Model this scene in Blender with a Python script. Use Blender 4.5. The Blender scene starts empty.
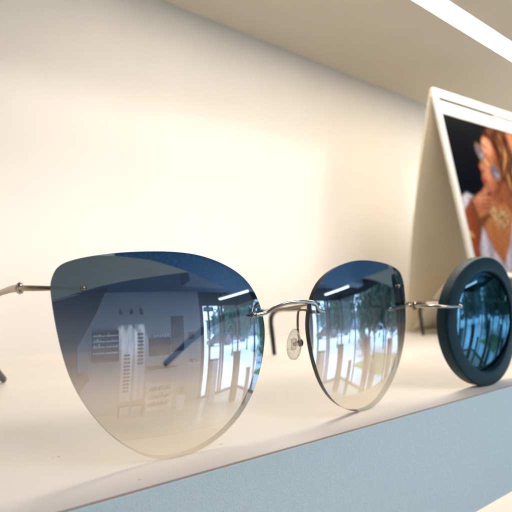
import bpy, bmesh, math, random
from math import sin, cos, pi, sqrt, radians, atan2
from mathutils import Vector, Matrix
random.seed(7)
sc = bpy.context.scene
COL = sc.collection
MM = 0.001

# ------------------------------------------------------------------ materials
def new_mat(name):
    m = bpy.data.materials.new(name); m.use_nodes = True
    nt = m.node_tree; nt.nodes.clear()
    out = nt.nodes.new('ShaderNodeOutputMaterial')
    return m, nt, out
def N(nt, t, **kw):
    n = nt.nodes.new(t)
    for k, v in kw.items(): setattr(n, k, v)
    return n
def pbr(name, col, rough=.5, metal=0, noise=0.0, nscale=20, bump=0.0, bscale=300, btype='noise', coat=0, emit=None, estr=0, spec=.5, stretch=None):
    m, nt, out = new_mat(name)
    b = N(nt, 'ShaderNodeBsdfPrincipled')
    b.inputs['Base Color'].default_value = (*col, 1)
    b.inputs['Roughness'].default_value = rough
    b.inputs['Metallic'].default_value = metal
    b.inputs['Coat Weight'].default_value = coat
    b.inputs['Specular IOR Level'].default_value = spec
    tc = N(nt, 'ShaderNodeTexCoord'); src = tc.outputs['Object']
    if stretch:
        mp = N(nt, 'ShaderNodeMapping'); mp.inputs['Scale'].default_value = stretch
        nt.links.new(src, mp.inputs['Vector']); src = mp.outputs['Vector']
    if noise > 0:
        n = N(nt, 'ShaderNodeTexNoise'); n.inputs['Scale'].default_value = nscale; n.inputs['Detail'].default_value = 4
        nt.links.new(src, n.inputs['Vector'])
        r = N(nt, 'ShaderNodeValToRGB')
        r.color_ramp.elements[0].position = .3; r.color_ramp.elements[1].position = .7
        r.color_ramp.elements[0].color = (*[max(0, c*(1-noise)) for c in col], 1)
        r.color_ramp.elements[1].color = (*[min(1, c*(1+noise)) for c in col], 1)
        nt.links.new(n.outputs['Fac'], r.inputs['Fac']); nt.links.new(r.outputs['Color'], b.inputs['Base Color'])
    if bump > 0:
        if btype == 'voronoi':
            v = N(nt, 'ShaderNodeTexVoronoi'); v.inputs['Scale'].default_value = bscale; h = v.outputs['Distance']
        else:
            v = N(nt, 'ShaderNodeTexNoise'); v.inputs['Scale'].default_value = bscale; v.inputs['Detail'].default_value = 3; h = v.outputs['Fac']
        nt.links.new(src, v.inputs['Vector'])
        bp = N(nt, 'ShaderNodeBump'); bp.inputs['Strength'].default_value = 1; bp.inputs['Distance'].default_value = bump
        nt.links.new(h, bp.inputs['Height']); nt.links.new(bp.outputs['Normal'], b.inputs['Normal'])
    if emit:
        b.inputs['Emission Color'].default_value = (*emit, 1); b.inputs['Emission Strength'].default_value = estr
    nt.links.new(b.outputs['BSDF'], out.inputs['Surface'])
    return m
def ramp(nt, fac, pts):
    r = N(nt, 'ShaderNodeValToRGB'); cr = r.color_ramp
    while len(cr.elements) < len(pts): cr.elements.new(.5)
    for e, (p, c) in zip(cr.elements, pts): e.position = p; e.color = (*c, 1)
    nt.links.new(fac, r.inputs['Fac']); return r.outputs['Color']
def zfac(nt, zmax):
    tc = N(nt, 'ShaderNodeTexCoord'); s = N(nt, 'ShaderNodeSeparateXYZ'); nt.links.new(tc.outputs['Object'], s.inputs[0])
    d = N(nt, 'ShaderNodeMath', operation='DIVIDE'); d.inputs[1].default_value = zmax
    nt.links.new(s.outputs['Z'], d.inputs[0]); return d.outputs[0], tc
def mirror_lens(name, T, Rf, zmax, grough=0.0):
    """tinted see-through sheet with a mirror coating; both graded by height"""
    m, nt, out = new_mat(name)
    f, tc = zfac(nt, zmax)
    tr = N(nt, 'ShaderNodeBsdfTransparent'); nt.links.new(ramp(nt, f, T), tr.inputs['Color'])
    gl = N(nt, 'ShaderNodeBsdfGlossy'); gl.inputs['Roughness'].default_value = grough
    nt.links.new(ramp(nt, f, Rf), gl.inputs['Color'])
    ad = N(nt, 'ShaderNodeAddShader'); nt.links.new(tr.outputs[0], ad.inputs[0]); nt.links.new(gl.outputs[0], ad.inputs[1])
    # faint dust on the coating
    n = N(nt, 'ShaderNodeTexNoise'); n.inputs['Scale'].default_value = 900; n.inputs['Detail'].default_value = 2
    nt.links.new(tc.outputs['Object'], n.inputs['Vector'])
    mr = N(nt, 'ShaderNodeMapRange'); mr.inputs['From Min'].default_value = .68; mr.inputs['From Max'].default_value = .8
    mr.inputs['To Max'].default_value = .10
    nt.links.new(n.outputs['Fac'], mr.inputs['Value'])
    df = N(nt, 'ShaderNodeBsdfDiffuse'); df.inputs['Color'].default_value = (.55, .6, .65, 1)
    mx = N(nt, 'ShaderNodeMixShader'); nt.links.new(mr.outputs[0], mx.inputs['Fac'])
    nt.links.new(ad.outputs[0], mx.inputs[1]); nt.links.new(df.outputs[0], mx.inputs[2])
    nt.links.new(mx.outputs[0], out.inputs['Surface']); return m
def clear_mat(name, col=(.97, .97, .97), refl=.05, rough=.0):
    m, nt, out = new_mat(name)
    tr = N(nt, 'ShaderNodeBsdfTransparent'); tr.inputs['Color'].default_value = (*col, 1)
    gl = N(nt, 'ShaderNodeBsdfGlossy'); gl.inputs['Roughness'].default_value = rough
    mx = N(nt, 'ShaderNodeMixShader'); mx.inputs['Fac'].default_value = refl
    nt.links.new(tr.outputs[0], mx.inputs[1]); nt.links.new(gl.outputs[0], mx.inputs[2])
    nt.links.new(mx.outputs[0], out.inputs['Surface']); return m
def emis(name, col, s):
    m, nt, out = new_mat(name)
    e = N(nt, 'ShaderNodeEmission'); e.inputs['Color'].default_value = (*col, 1); e.inputs['Strength'].default_value = s
    nt.links.new(e.outputs[0], out.inputs['Surface']); return m

WARM = (1.0, .87, .68)
M = {}
M['shelf_top'] = pbr('cream_laminate', (.82, .765, .68), .42, noise=.03, nscale=25, bump=.00003, bscale=900)
M['wall'] = pbr('cream_plaster', (.82, .77, .70), .75, noise=.045, nscale=7, bump=.0006, bscale=40, stretch=(1, 1, .35))
M['underside'] = pbr('cream_board', (.90, .80, .64), .6, noise=.03, nscale=12)
M['seam'] = pbr('brown_edge_line', (.42, .33, .26), .6)
M['silver'] = pbr('polished_silver', (.54, .48, .41), .16, 1, noise=.04, nscale=300)
M['gunmetal'] = pbr('dark_silver', (.36, .28, .18), .2, 1)
M['black_plastic'] = pbr('black_acetate', (.008, .009, .012), .4)
M['navy_plastic'] = pbr('navy_acetate', (.003, .04, .10), .35)
M['teal_frame'] = pbr('dark_teal_matte', (.001, .021, .030), .48, spec=.22, noise=.1, nscale=400, bump=.00002, bscale=2500)
M['led'] = emis('led_diffuser', (1, .885, .76), 41)
M['alu'] = pbr('aluminium', (.6, .58, .55), .35, 1)
M['card'] = pbr('cream_card', (.88, .78, .60), .6, noise=.02, nscale=30)
M['white_card'] = pbr('white_card', (.90, .87, .81), .35, coat=.2)
for k_ in ('card', 'white_card'):
    nt = M[k_].node_tree; b_ = [n for n in nt.nodes if n.type == 'BSDF_PRINCIPLED'][0]; o_ = [n for n in nt.nodes if n.type == 'OUTPUT_MATERIAL'][0]
    tl = N(nt, 'ShaderNodeBsdfTranslucent'); tl.inputs['Color'].default_value = (.85, .72, .50, 1); mx = N(nt, 'ShaderNodeMixShader'); mx.inputs['Fac'].default_value = .3 if k_ == 'white_card' else .06
    nt.links.new(b_.outputs[0], mx.inputs[1]); nt.links.new(tl.outputs[0], mx.inputs[2]); nt.links.new(mx.outputs[0], o_.inputs['Surface'])
M['slot'] = pbr('dark_slot', (.03, .025, .02), .8)

def add_specks(m, scale, lo, col):
    nt = m.node_tree; b = [n for n in nt.nodes if n.type == 'BSDF_PRINCIPLED'][0]; src = b.inputs['Base Color'].links[0].from_socket
    tc = N(nt, 'ShaderNodeTexCoord'); n = N(nt, 'ShaderNodeTexNoise'); n.inputs['Scale'].default_value = scale; n.inputs['Detail'].default_value = 1; nt.links.new(tc.outputs['Object'], n.inputs['Vector'])
    mr = N(nt, 'ShaderNodeMapRange'); mr.inputs['From Min'].default_value = lo; mr.inputs['From Max'].default_value = lo+.05; mr.inputs['To Max'].default_value = .55; nt.links.new(n.outputs['Fac'], mr.inputs['Value'])
    mx = N(nt, 'ShaderNodeMix', data_type='RGBA'); nt.links.new(mr.outputs[0], mx.inputs['Factor']); nt.links.new(src, mx.inputs['A']); mx.inputs['B'].default_value = (*col, 1)
    nt.links.new(mx.outputs['Result'], b.inputs['Base Color'])
add_specks(M['shelf_top'], 420, .775, (.35, .27, .20))

def leather():
    m, nt, out = new_mat('pale_blue_leatherette')
    b = N(nt, 'ShaderNodeBsdfPrincipled'); b.inputs['Roughness'].default_value = .42
    tc = N(nt, 'ShaderNodeTexCoord')
    w = N(nt, 'ShaderNodeTexNoise'); w.inputs['Scale'].default_value = 500; w.inputs['Detail'].default_value = 2
    nt.links.new(tc.outputs['Object'], w.inputs['Vector'])
    mixv = N(nt, 'ShaderNodeMix', data_type='VECTOR'); mixv.inputs['Factor'].default_value = .0012
    nt.links.new(tc.outputs['Object'], mixv.inputs['A']); nt.links.new(w.outputs['Color'], mixv.inputs['B'])
    v = N(nt, 'ShaderNodeTexVoronoi'); v.inputs['Scale'].default_value = 1800; v.feature = 'SMOOTH_F1'; v.inputs['Smoothness'].default_value = .5
    nt.links.new(mixv.outputs['Result'], v.inputs['Vector'])
    n2 = N(nt, 'ShaderNodeTexNoise'); n2.inputs['Scale'].default_value = 520; n2.inputs['Detail'].default_value = 5
    nt.links.new(tc.outputs['Object'], n2.inputs['Vector'])
    add = N(nt, 'ShaderNodeMath', operation='MULTIPLY_ADD'); add.inputs[1].default_value = -.75
    nt.links.new(v.outputs['Distance'], add.inputs[0]); nt.links.new(n2.outputs['Fac'], add.inputs[2])
    bp = N(nt, 'ShaderNodeBump'); bp.inputs['Strength'].default_value = .9; bp.inputs['Distance'].default_value = .00009
    nt.links.new(add.outputs[0], bp.inputs['Height']); nt.links.new(bp.outputs['Normal'], b.inputs['Normal'])
    r = ramp(nt, add.outputs[0], [(0, (.56, .655, .66)), (.45, (.60, .69, .70))])
    nt.links.new(r, b.inputs['Base Color'])
    nt.links.new(b.outputs[0], out.inputs['Surface']); return m
M['leather'] = leather()

# ------------------------------------------------------------------ helpers
class MB:
    """collects vertices (millimetres, world) and faces of ONE mesh object"""
    def __init__(s): s.v = []; s.f = []; s.mi = []; s.sm = []
    def add(s, vs, fs, mi=0, smooth=False):
        o = len(s.v); s.v += [tuple(v) for v in vs]
        for f in fs: s.f.append(tuple(i+o for i in f)); s.mi.append(mi); s.sm.append(smooth)
        return s
    def box(s, x0, x1, y0, y1, z0, z1, mi=0, b=0):
        if b <= 0:
            vs = [(x, y, z) for x in (x0, x1) for y in (y0, y1) for z in (z0, z1)]
            fs = [(0,1,3,2),(4,6,7,5),(0,4,5,1),(2,3,7,6),(0,2,6,4),(1,5,7,3)]
            return s.add(vs, fs, mi)
        bm = bmesh.new(); bmesh.ops.create_cube(bm, size=1)
        for v in bm.verts: v.co = Vector(((x0+x1)/2+v.co.x*(x1-x0), (y0+y1)/2+v.co.y*(y1-y0), (z0+z1)/2+v.co.z*(z1-z0)))
        bmesh.ops.bevel(bm, geom=bm.edges[:], offset=b, segments=3, profile=.6, affect='EDGES')
        bm.verts.ensure_lookup_table()
        s.add([v.co[:] for v in bm.verts], [[v.index for v in f.verts] for f in bm.faces], mi, False); bm.free(); return s
    def tube(s, pts, r, seg=12, mi=0, smooth=True, flat=1.0, k=6, cap=True, up=(0, 0, 1)):
        """round bar along a smoothed path; r number or list; flat squashes across 'up'"""
        P = [Vector(p) for p in pts]; Rr = r if isinstance(r, (list, tuple)) else [r]*len(P)
        Q = []; RR = []
        if k > 1 and len(P) > 2:
            for i in range(len(P)-1):
                p0 = P[max(i-1, 0)]; p1 = P[i]; p2 = P[i+1]; p3 = P[min(i+2, len(P)-1)]
                for j in range(k):
                    t = j/k
                    Q.append(.5*((2*p1)+(-p0+p2)*t+(2*p0-5*p1+4*p2-p3)*t*t+(-p0+3*p1-3*p2+p3)*t**3)); RR.append(Rr[i]*(1-t)+Rr[i+1]*t)
            Q.append(P[-1]); RR.append(Rr[-1])
        else: Q, RR = P, list(Rr)
        vs = []; fs = []; U = Vector(up); n = len(Q)
        for i, q in enumerate(Q):
            d = (Q[min(i+1, n-1)]-Q[max(i-1, 0)]).normalized()
            a = d.cross(U)
            if a.length < .05: a = d.cross(Vector((0, 1, 0)))
            a.normalize(); b = d.cross(a).normalized()
            for j in range(seg):
                t = 2*pi*j/seg; vs.append(q+(a*cos(t)*flat+b*sin(t))*RR[i])
        for i in range(n-1):
            for j in range(seg): fs.append((i*seg+j, i*seg+(j+1) % seg, (i+1)*seg+(j+1) % seg, (i+1)*seg+j))
        if cap:
            c0 = len(vs); vs.append(Q[0]-(Q[1]-Q[0]).normalized()*RR[0]*.5); c1 = len(vs); vs.append(Q[-1]+(Q[-1]-Q[-2]).normalized()*RR[-1]*.5)
            for j in range(seg): fs.append((c0, (j+1) % seg, j)); fs.append((c1, (n-1)*seg+j, (n-1)*seg+(j+1) % seg))
        return s.add(vs, fs, mi, smooth)
    def ball(s, c, rx, ry=None, rz=None, mi=0, nu=16, nv=10):
        ry = ry or rx; rz = rz or rx; vs = []; fs = []
        for i in range(nv+1):
            a = pi*i/nv
            for j in range(nu):
                b = 2*pi*j/nu; vs.append((c[0]+rx*sin(a)*cos(b), c[1]+ry*sin(a)*sin(b), c[2]+rz*cos(a)))
        for i in range(nv):
            for j in range(nu): fs.append((i*nu+j, (i+1)*nu+j, (i+1)*nu+(j+1) % nu, i*nu+(j+1) % nu))
        return s.add(vs, fs, mi, True)
    def cyl(s, p, q, r, r2=None, seg=20, mi=0):
        return s.tube([p, q], [r, r if r2 is None else r2], seg, mi, True, k=1)
    def build(s, name, mats, parent=None, loc=None):
        """loc in mm: origin; children of an empty share its origin"""
        o_ = Vector(loc) if loc is not None else (Vector(parent['_o']) if parent is not None else Vector((0, 0, 0)))
        me = bpy.data.meshes.new(name)
        me.from_pydata([((Vector(v)-o_)*MM)[:] for v in s.v], [], s.f)
        for m in (mats if isinstance(mats, (list, tuple)) else [mats]): me.materials.append(m)
        me.polygons.foreach_set('material_index', s.mi); me.polygons.foreach_set('use_smooth', s.sm); me.update()
        bm = bmesh.new(); bm.from_mesh(me)
        bmesh.ops.recalc_face_normals(bm, faces=bm.faces[:]) if not getattr(s, 'keep', False) else None
        bm.to_mesh(me); bm.free()
        o = bpy.data.objects.new(name, me); COL.objects.link(o); ORG[o.name] = tuple(o_)
        if parent is not None: o.parent = parent; 
        else: o.location = o_*MM
        o['_o'] = tuple(o_)
        return o
ORG = {}
def tag(o, label, cat, group=None, kind=None):
    o['label'] = label; o['category'] = cat
    if group: o['group'] = group
    if kind: o['kind'] = kind
    return o
def structure(o): o['kind'] = 'structure'; return o
def thing(name, loc, label, cat, group=None):
    o = bpy.data.objects.new(name, None); COL.objects.link(o); o.empty_display_size = .01
    o.location = Vector(loc)*MM; o['_o'] = tuple(loc); return tag(o, label, cat, group)
def B(*a, **k): return MB().box(*a, **k)
def copy_tree(o, parent=None):
    c = o.copy(); COL.objects.link(c)
    if parent is not None: c.parent = parent
    for ch in [x for x in ALLC() if x.parent == o]: copy_tree(ch, c)
    return c
def ALLC(): return list(COL.objects)

# ------------------------------------------------------------------ display unit (what the photo shows)
XL, XR = -420, 1250; YF, YB = 108.5, 347; ZC = 268
structure(B(XL, XR, YB, YB+18, -420, ZC+60).build('back_wall', M['wall'], loc=(400, YB, 0)))
sh = thing('display_shelf', (400, 230, -47), 'cream display shelf edged with pale blue grained leatherette, under the glasses', 'shelf')
B(XL, XR, YF+.8, YB, -45, 0, b=0).build('shelf_board', M['shelf_top'], sh)
B(XL, XR, YF, YF+.79, -47, -.35, b=.3).build('front_edge', M['leather'], sh)
B(XL, XR, YF+.25, YF+.79, -.34, -.06).build('seam', M['seam'], sh)
up = thing('upper_shelf', (400, 230, ZC), 'cream shelf board overhead with a recessed light strip along it', 'shelf')
LY0, LY1, LXL = 204, 223, 90
B(XL, XR, LY1, YB, ZC, ZC+45).build('shelf_board', M['underside'], up)
B(XL, XR, YF+2, LY0, ZC, ZC+45).build('shelf_board', M['underside'], up)
B(LXL, XR, LY0, LY1, ZC+9, ZC+45).build('shelf_board', M['underside'], up)
B(XL, XR, YF, YF+2, ZC-2, ZC+47, b=.7).build('front_edge', M['leather'], up)
B(XL, 89.5, LY0, LY1, ZC, ZC+45).build('shelf_board', M['underside'], up)
led = thing('light_strip', (400, 213, ZC-3), 'glowing warm white linear light strip recessed in the board overhead', 'light strip')

lm = MB(); lm.box(LXL, XR, LY0, LY0+1.5, ZC+.1, ZC+9); lm.box(LXL, XR, LY1-1.5, LY1, ZC+.1, ZC+9)
lm.build('light_housing', M['alu'], led)
B(LXL, XR, LY0+1.5, LY1-1.5, ZC+.3, ZC+3).build('diffuser', M['led'], led)
lo = thing('lower_shelf', (400, 230, -330), 'cream shelf board glimpsed below the blue edge at the lower right', 'shelf')
B(XL, XR, YF+2.2, YB, -345, -300).build('shelf_board', M['shelf_top'], lo)
B(XL, XR, YF, YF+2.2, -347, -301, b=.7).build('front_edge', M['leather'], lo)
l2 = thing('light_strip', (400, 213, -50), 'light strip hidden under the glasses shelf, lighting the wall below', 'light strip')
B(XL, XR, LY0, LY1, -49, -45.2).build('diffuser', M['led'], l2)  # added strip, out of view, brightens the lower corner

# ------------------------------------------------------------------ cat eye sunglasses
UV = [(-42.6,27.5),(-41.4,29.8),(-38.0,31.4),(-32.5,32.7),(-25.5,33.7),(-17.9,34.2),(-11.0,34.3),(-3.6,33.7),(4.3,31.5),(11.2,28.1),(15.5,23.8),(18.1,18.8),(19.6,13.2),(19.4,7.6),(17.8,0.4),(14.7,-7.0),(10.3,-12.7),(5.4,-16.6),(-0.9,-19.7),(-8.3,-21.1),(-15.2,-20.7),(-19.9,-19.1),(-25.6,-15.4),(-30.4,-10.9),(-35.1,-4.8),(-38.4,1.1),(-40.7,8.0),(-42.3,15.8),(-43.1,22.4),(-43.2,25.4)]
RR0 = 150.
def spline_closed(P, k):
    P = [Vector((*p, 0)) for p in P]; n = len(P); out = []
    for i in range(n):
        p0, p1, p2, p3 = P[i-1], P[i], P[(i+1) % n], P[(i+2) % n]
        for j in range(k):
            t = j/k; q = .5*((2*p1)+(-p0+p2)*t+(2*p0-5*p1+4*p2-p3)*t*t+(-p0+3*p1-3*p2+p3)*t**3); out.append((q.x, q.y))
    for _ in range(14):   # even out the trace
        out = [((out[i-1][0]+2*out[i][0]+out[(i+1) % len(out)][0])/4, (out[i-1][1]+2*out[i][1]+out[(i+1) % len(out)][1])/4) for i in range(len(out))]
    return out
def lens_frame(side, cx, cy, zc, s, w, t):
    ex = Vector((1, 0, 0)); n0 = Vector((0, -1, 0)); ez = Vector((0, 0, 1))
    n = n0*cos(t)+ez*sin(t); z = ez*cos(t)-n0*sin(t); a = side*w
    nn = n*cos(a)+ex*sin(a); lx = ex*cos(a)-n*sin(a)
    return Vector((cx, cy, zc))+ex*side*s, lx, nn, z
def curved_lens(outline, fr, R, thick, root, mats, name='lens', rings=26, groove=0):
    """solid sheet: front patch and back patch on a sphere, rim band between"""
    c, lx, n, z = fr; S = c-n*R
    def P(u, v, off=0):
        w = sqrt(R*R-u*u-v*v)-R
        p = c+lx*u+z*v+n*w; d = (p-S).normalized(); return p-d*off, d
    gu = sum(p[0] for p in outline)/len(outline); gv = sum(p[1] for p in outline)/len(outline); m = len(outline)
    vs = []; fs = []; nr = []; mi = []
    def patch(off, flip, mat):
        o = len(vs); p, d = P(gu, gv, off); vs.append(p); nr.append(d*(-1 if flip else 1))
        for r in range(1, rings+1):
            k = r/rings
            for (u, v) in outline:
                p, d = P(gu+(u-gu)*k, gv+(v-gv)*k, off); vs.append(p); nr.append(d*(-1 if flip else 1))
        for j in range(m):
            a, b = o+1+j, o+1+(j+1) % m; fs.append((o, b, a) if flip else (o, a, b)); mi.append(mat)
        for r in range(rings-1):
            for j in range(m):
                a = o+1+r*m+j; b = o+1+r*m+(j+1) % m; c2 = b+m; d2 = a+m
                fs.append((a, b, c2, d2) if flip else (a, d2, c2, b)); mi.append(mat)
        return o+1+(rings-1)*m
    A = patch(0, False, 0); Bk = patch(thick, True, 1)
    # rim: separate vertices with a small chamfer
    o = len(vs); lev = [(0, .0), (.22, .28), (thick*.5, .34), (thick-.22, .28), (thick, 0)]
    for (off, grow) in lev:
        for j, (u, v) in enumerate(outline):
            u0, v0 = outline[j-1]; u1, v1 = outline[(j+1) % m]; tx, ty = u1-u0, v1-v0; l = sqrt(tx*tx+ty*ty) or 1
            ou, ov = ty/l, -tx/l
            if ou*(u-gu)+ov*(v-gv) < 0: ou, ov = -ou, -ov
            p, d = P(u+ou*(grow-.3), v+ov*(grow-.3), off)
            if off in (0, thick): p, d = P(u, v, off)
            vs.append(p); nr.append((lx*ou+z*ov).normalized())
    for i in range(len(lev)-1):
        for j in range(m): fs.append((o+i*m+j, o+i*m+(j+1) % m, o+(i+1)*m+(j+1) % m, o+(i+1)*m+j)); mi.append(2)
    for i, f in enumerate(fs):      # wind every face outward
        q = [Vector(vs[k]) for k in f]; fn = (q[1]-q[0]).cross(q[2]-q[0])
        if fn.length < 1e-12 and len(q) > 3: fn = (q[2]-q[0]).cross(q[3]-q[0])
        if fn.dot(nr[f[-1]]) < 0: fs[i] = tuple(reversed(f))
    mb = MB(); mb.add(vs, fs, 0, True); mb.mi = mi; mb.keep = True
    ob = mb.build(name, mats, root)
    ob.data.normals_split_custom_set_from_vertices([x[:] for x in nr])
    return ob
lensT = [(0, (.92, .88, .79)), (.16, (.80, .75, .66)), (.34, (.52, .47, .42)), (.47, (.245, .235, .255)), (.57, (.09, .115, .165)), (.68, (.038, .055, .09)), (.80, (.010, .018, .036)), (1, (.004, .010, .022))]
lensR = [(0, (.10, .10, .10)), (.3, (.19, .20, .22)), (.55, (.28, .33, .39)), (.8, (.22, .26, .31)), (1, (.22, .25, .30))]
M['lensA'] = mirror_lens('gradient_mirror_lens', lensT, lensR, .0565)
M['lens_back'] = clear_mat('lens_back_surface', (.97, .97, .98), .03)
def rim_mat():
    m, nt, out = new_mat('lens_edge'); f, tc = zfac(nt, .0565)
    b = N(nt, 'ShaderNodeBsdfPrincipled'); b.inputs['Roughness'].default_value = .25
    nt.links.new(ramp(nt, f, [(0, (.45, .37, .28)), (.18, (.16, .12, .09)), (.36, (.03, .026, .024)), (.55, (.012, .014, .02)), (1, (.006, .008, .014))]), b.inputs['Base Color'])
    tr = N(nt, 'ShaderNodeBsdfTransparent'); mx = N(nt, 'ShaderNodeMixShader')
    fr_ = N(nt, 'ShaderNodeMapRange'); fr_.inputs['From Min'].default_value = 0; fr_.inputs['From Max'].default_value = .35; fr_.inputs['To Min'].default_value = .35; fr_.inputs['To Max'].default_value = .97
    nt.links.new(f, fr_.inputs['Value']); nt.links.new(fr_.outputs[0], mx.inputs['Fac'])
    nt.links.new(tr.outputs[0], mx.inputs[1]); nt.links.new(b.outputs[0], mx.inputs[2]); nt.links.new(mx.outputs[0], out.inputs['Surface']); return m
M['rim'] = rim_mat()
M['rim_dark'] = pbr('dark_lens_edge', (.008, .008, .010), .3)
def pad_mat():
    m, nt, out = new_mat('clear_silicone')
    g = N(nt, 'ShaderNodeBsdfGlass'); g.inputs['Roughness'].default_value = .04; g.inputs['IOR'].default_value = 1.42; g.inputs['Color'].default_value = (.97, .96, .94, 1)
    tc = N(nt, 'ShaderNodeTexCoord'); nz = N(nt, 'ShaderNodeTexNoise'); nz.inputs['Scale'].default_value = 420; nt.links.new(tc.outputs['Object'], nz.inputs['Vector']); bp = N(nt, 'ShaderNodeBump'); bp.inputs['Distance'].default_value = .0007; nt.links.new(nz.outputs['Fac'], bp.inputs['Height']); nt.links.new(bp.outputs['Normal'], g.inputs['Normal'])
    t = N(nt, 'ShaderNodeBsdfTransparent'); t.inputs['Color'].default_value = (.98, .97, .95, 1)
    mx = N(nt, 'ShaderNodeMixShader'); mx.inputs['Fac'].default_value = .5
    nt.links.new(t.outputs[0], mx.inputs[1]); nt.links.new(g.outputs[0], mx.inputs[2]); nt.links.new(mx.outputs[0], out.inputs['Surface']); return m
M['pad'] = pad_mat(); M['pad_core'] = pbr('frosted_pad_core', (.75, .72, .66), .15, coat=1)

CX = 113.15
g = thing('cat_eye_sunglasses', (CX, 121, 0), 'large rimless cat-eye sunglasses with blue gradient mirror lenses and silver wire bridge, nearest the camera', 'sunglasses')
OUT = spline_closed(UV, 6)
FRL = lens_frame(-1, CX, 119.19, 21.19, 29.31, -.0074, -.0264)
FRR = lens_frame(1, CX, 119.19, 21.19, 29.31, -.0074, -.0264)
lensl = curved_lens(OUT, FRL, RR0, 2.2, g, [M['lensA'], M['lens_back'], M['rim']])
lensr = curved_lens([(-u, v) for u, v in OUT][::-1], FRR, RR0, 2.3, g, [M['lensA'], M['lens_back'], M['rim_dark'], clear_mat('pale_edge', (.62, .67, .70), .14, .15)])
for p_ in lensr.data.polygons:      # lit look of the edge turned away, painted as a pale material
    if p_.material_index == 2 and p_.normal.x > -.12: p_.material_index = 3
def onlens(fr, u, v, off=0, R=RR0):
    c, lx, n, z = fr; w = sqrt(R*R-u*u-v*v)-R; return c+lx*u+z*v+n*(w+off)
def mirx(p, s): return (p[0] if s < 0 else 2*CX-p[0], p[1], p[2])
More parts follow.
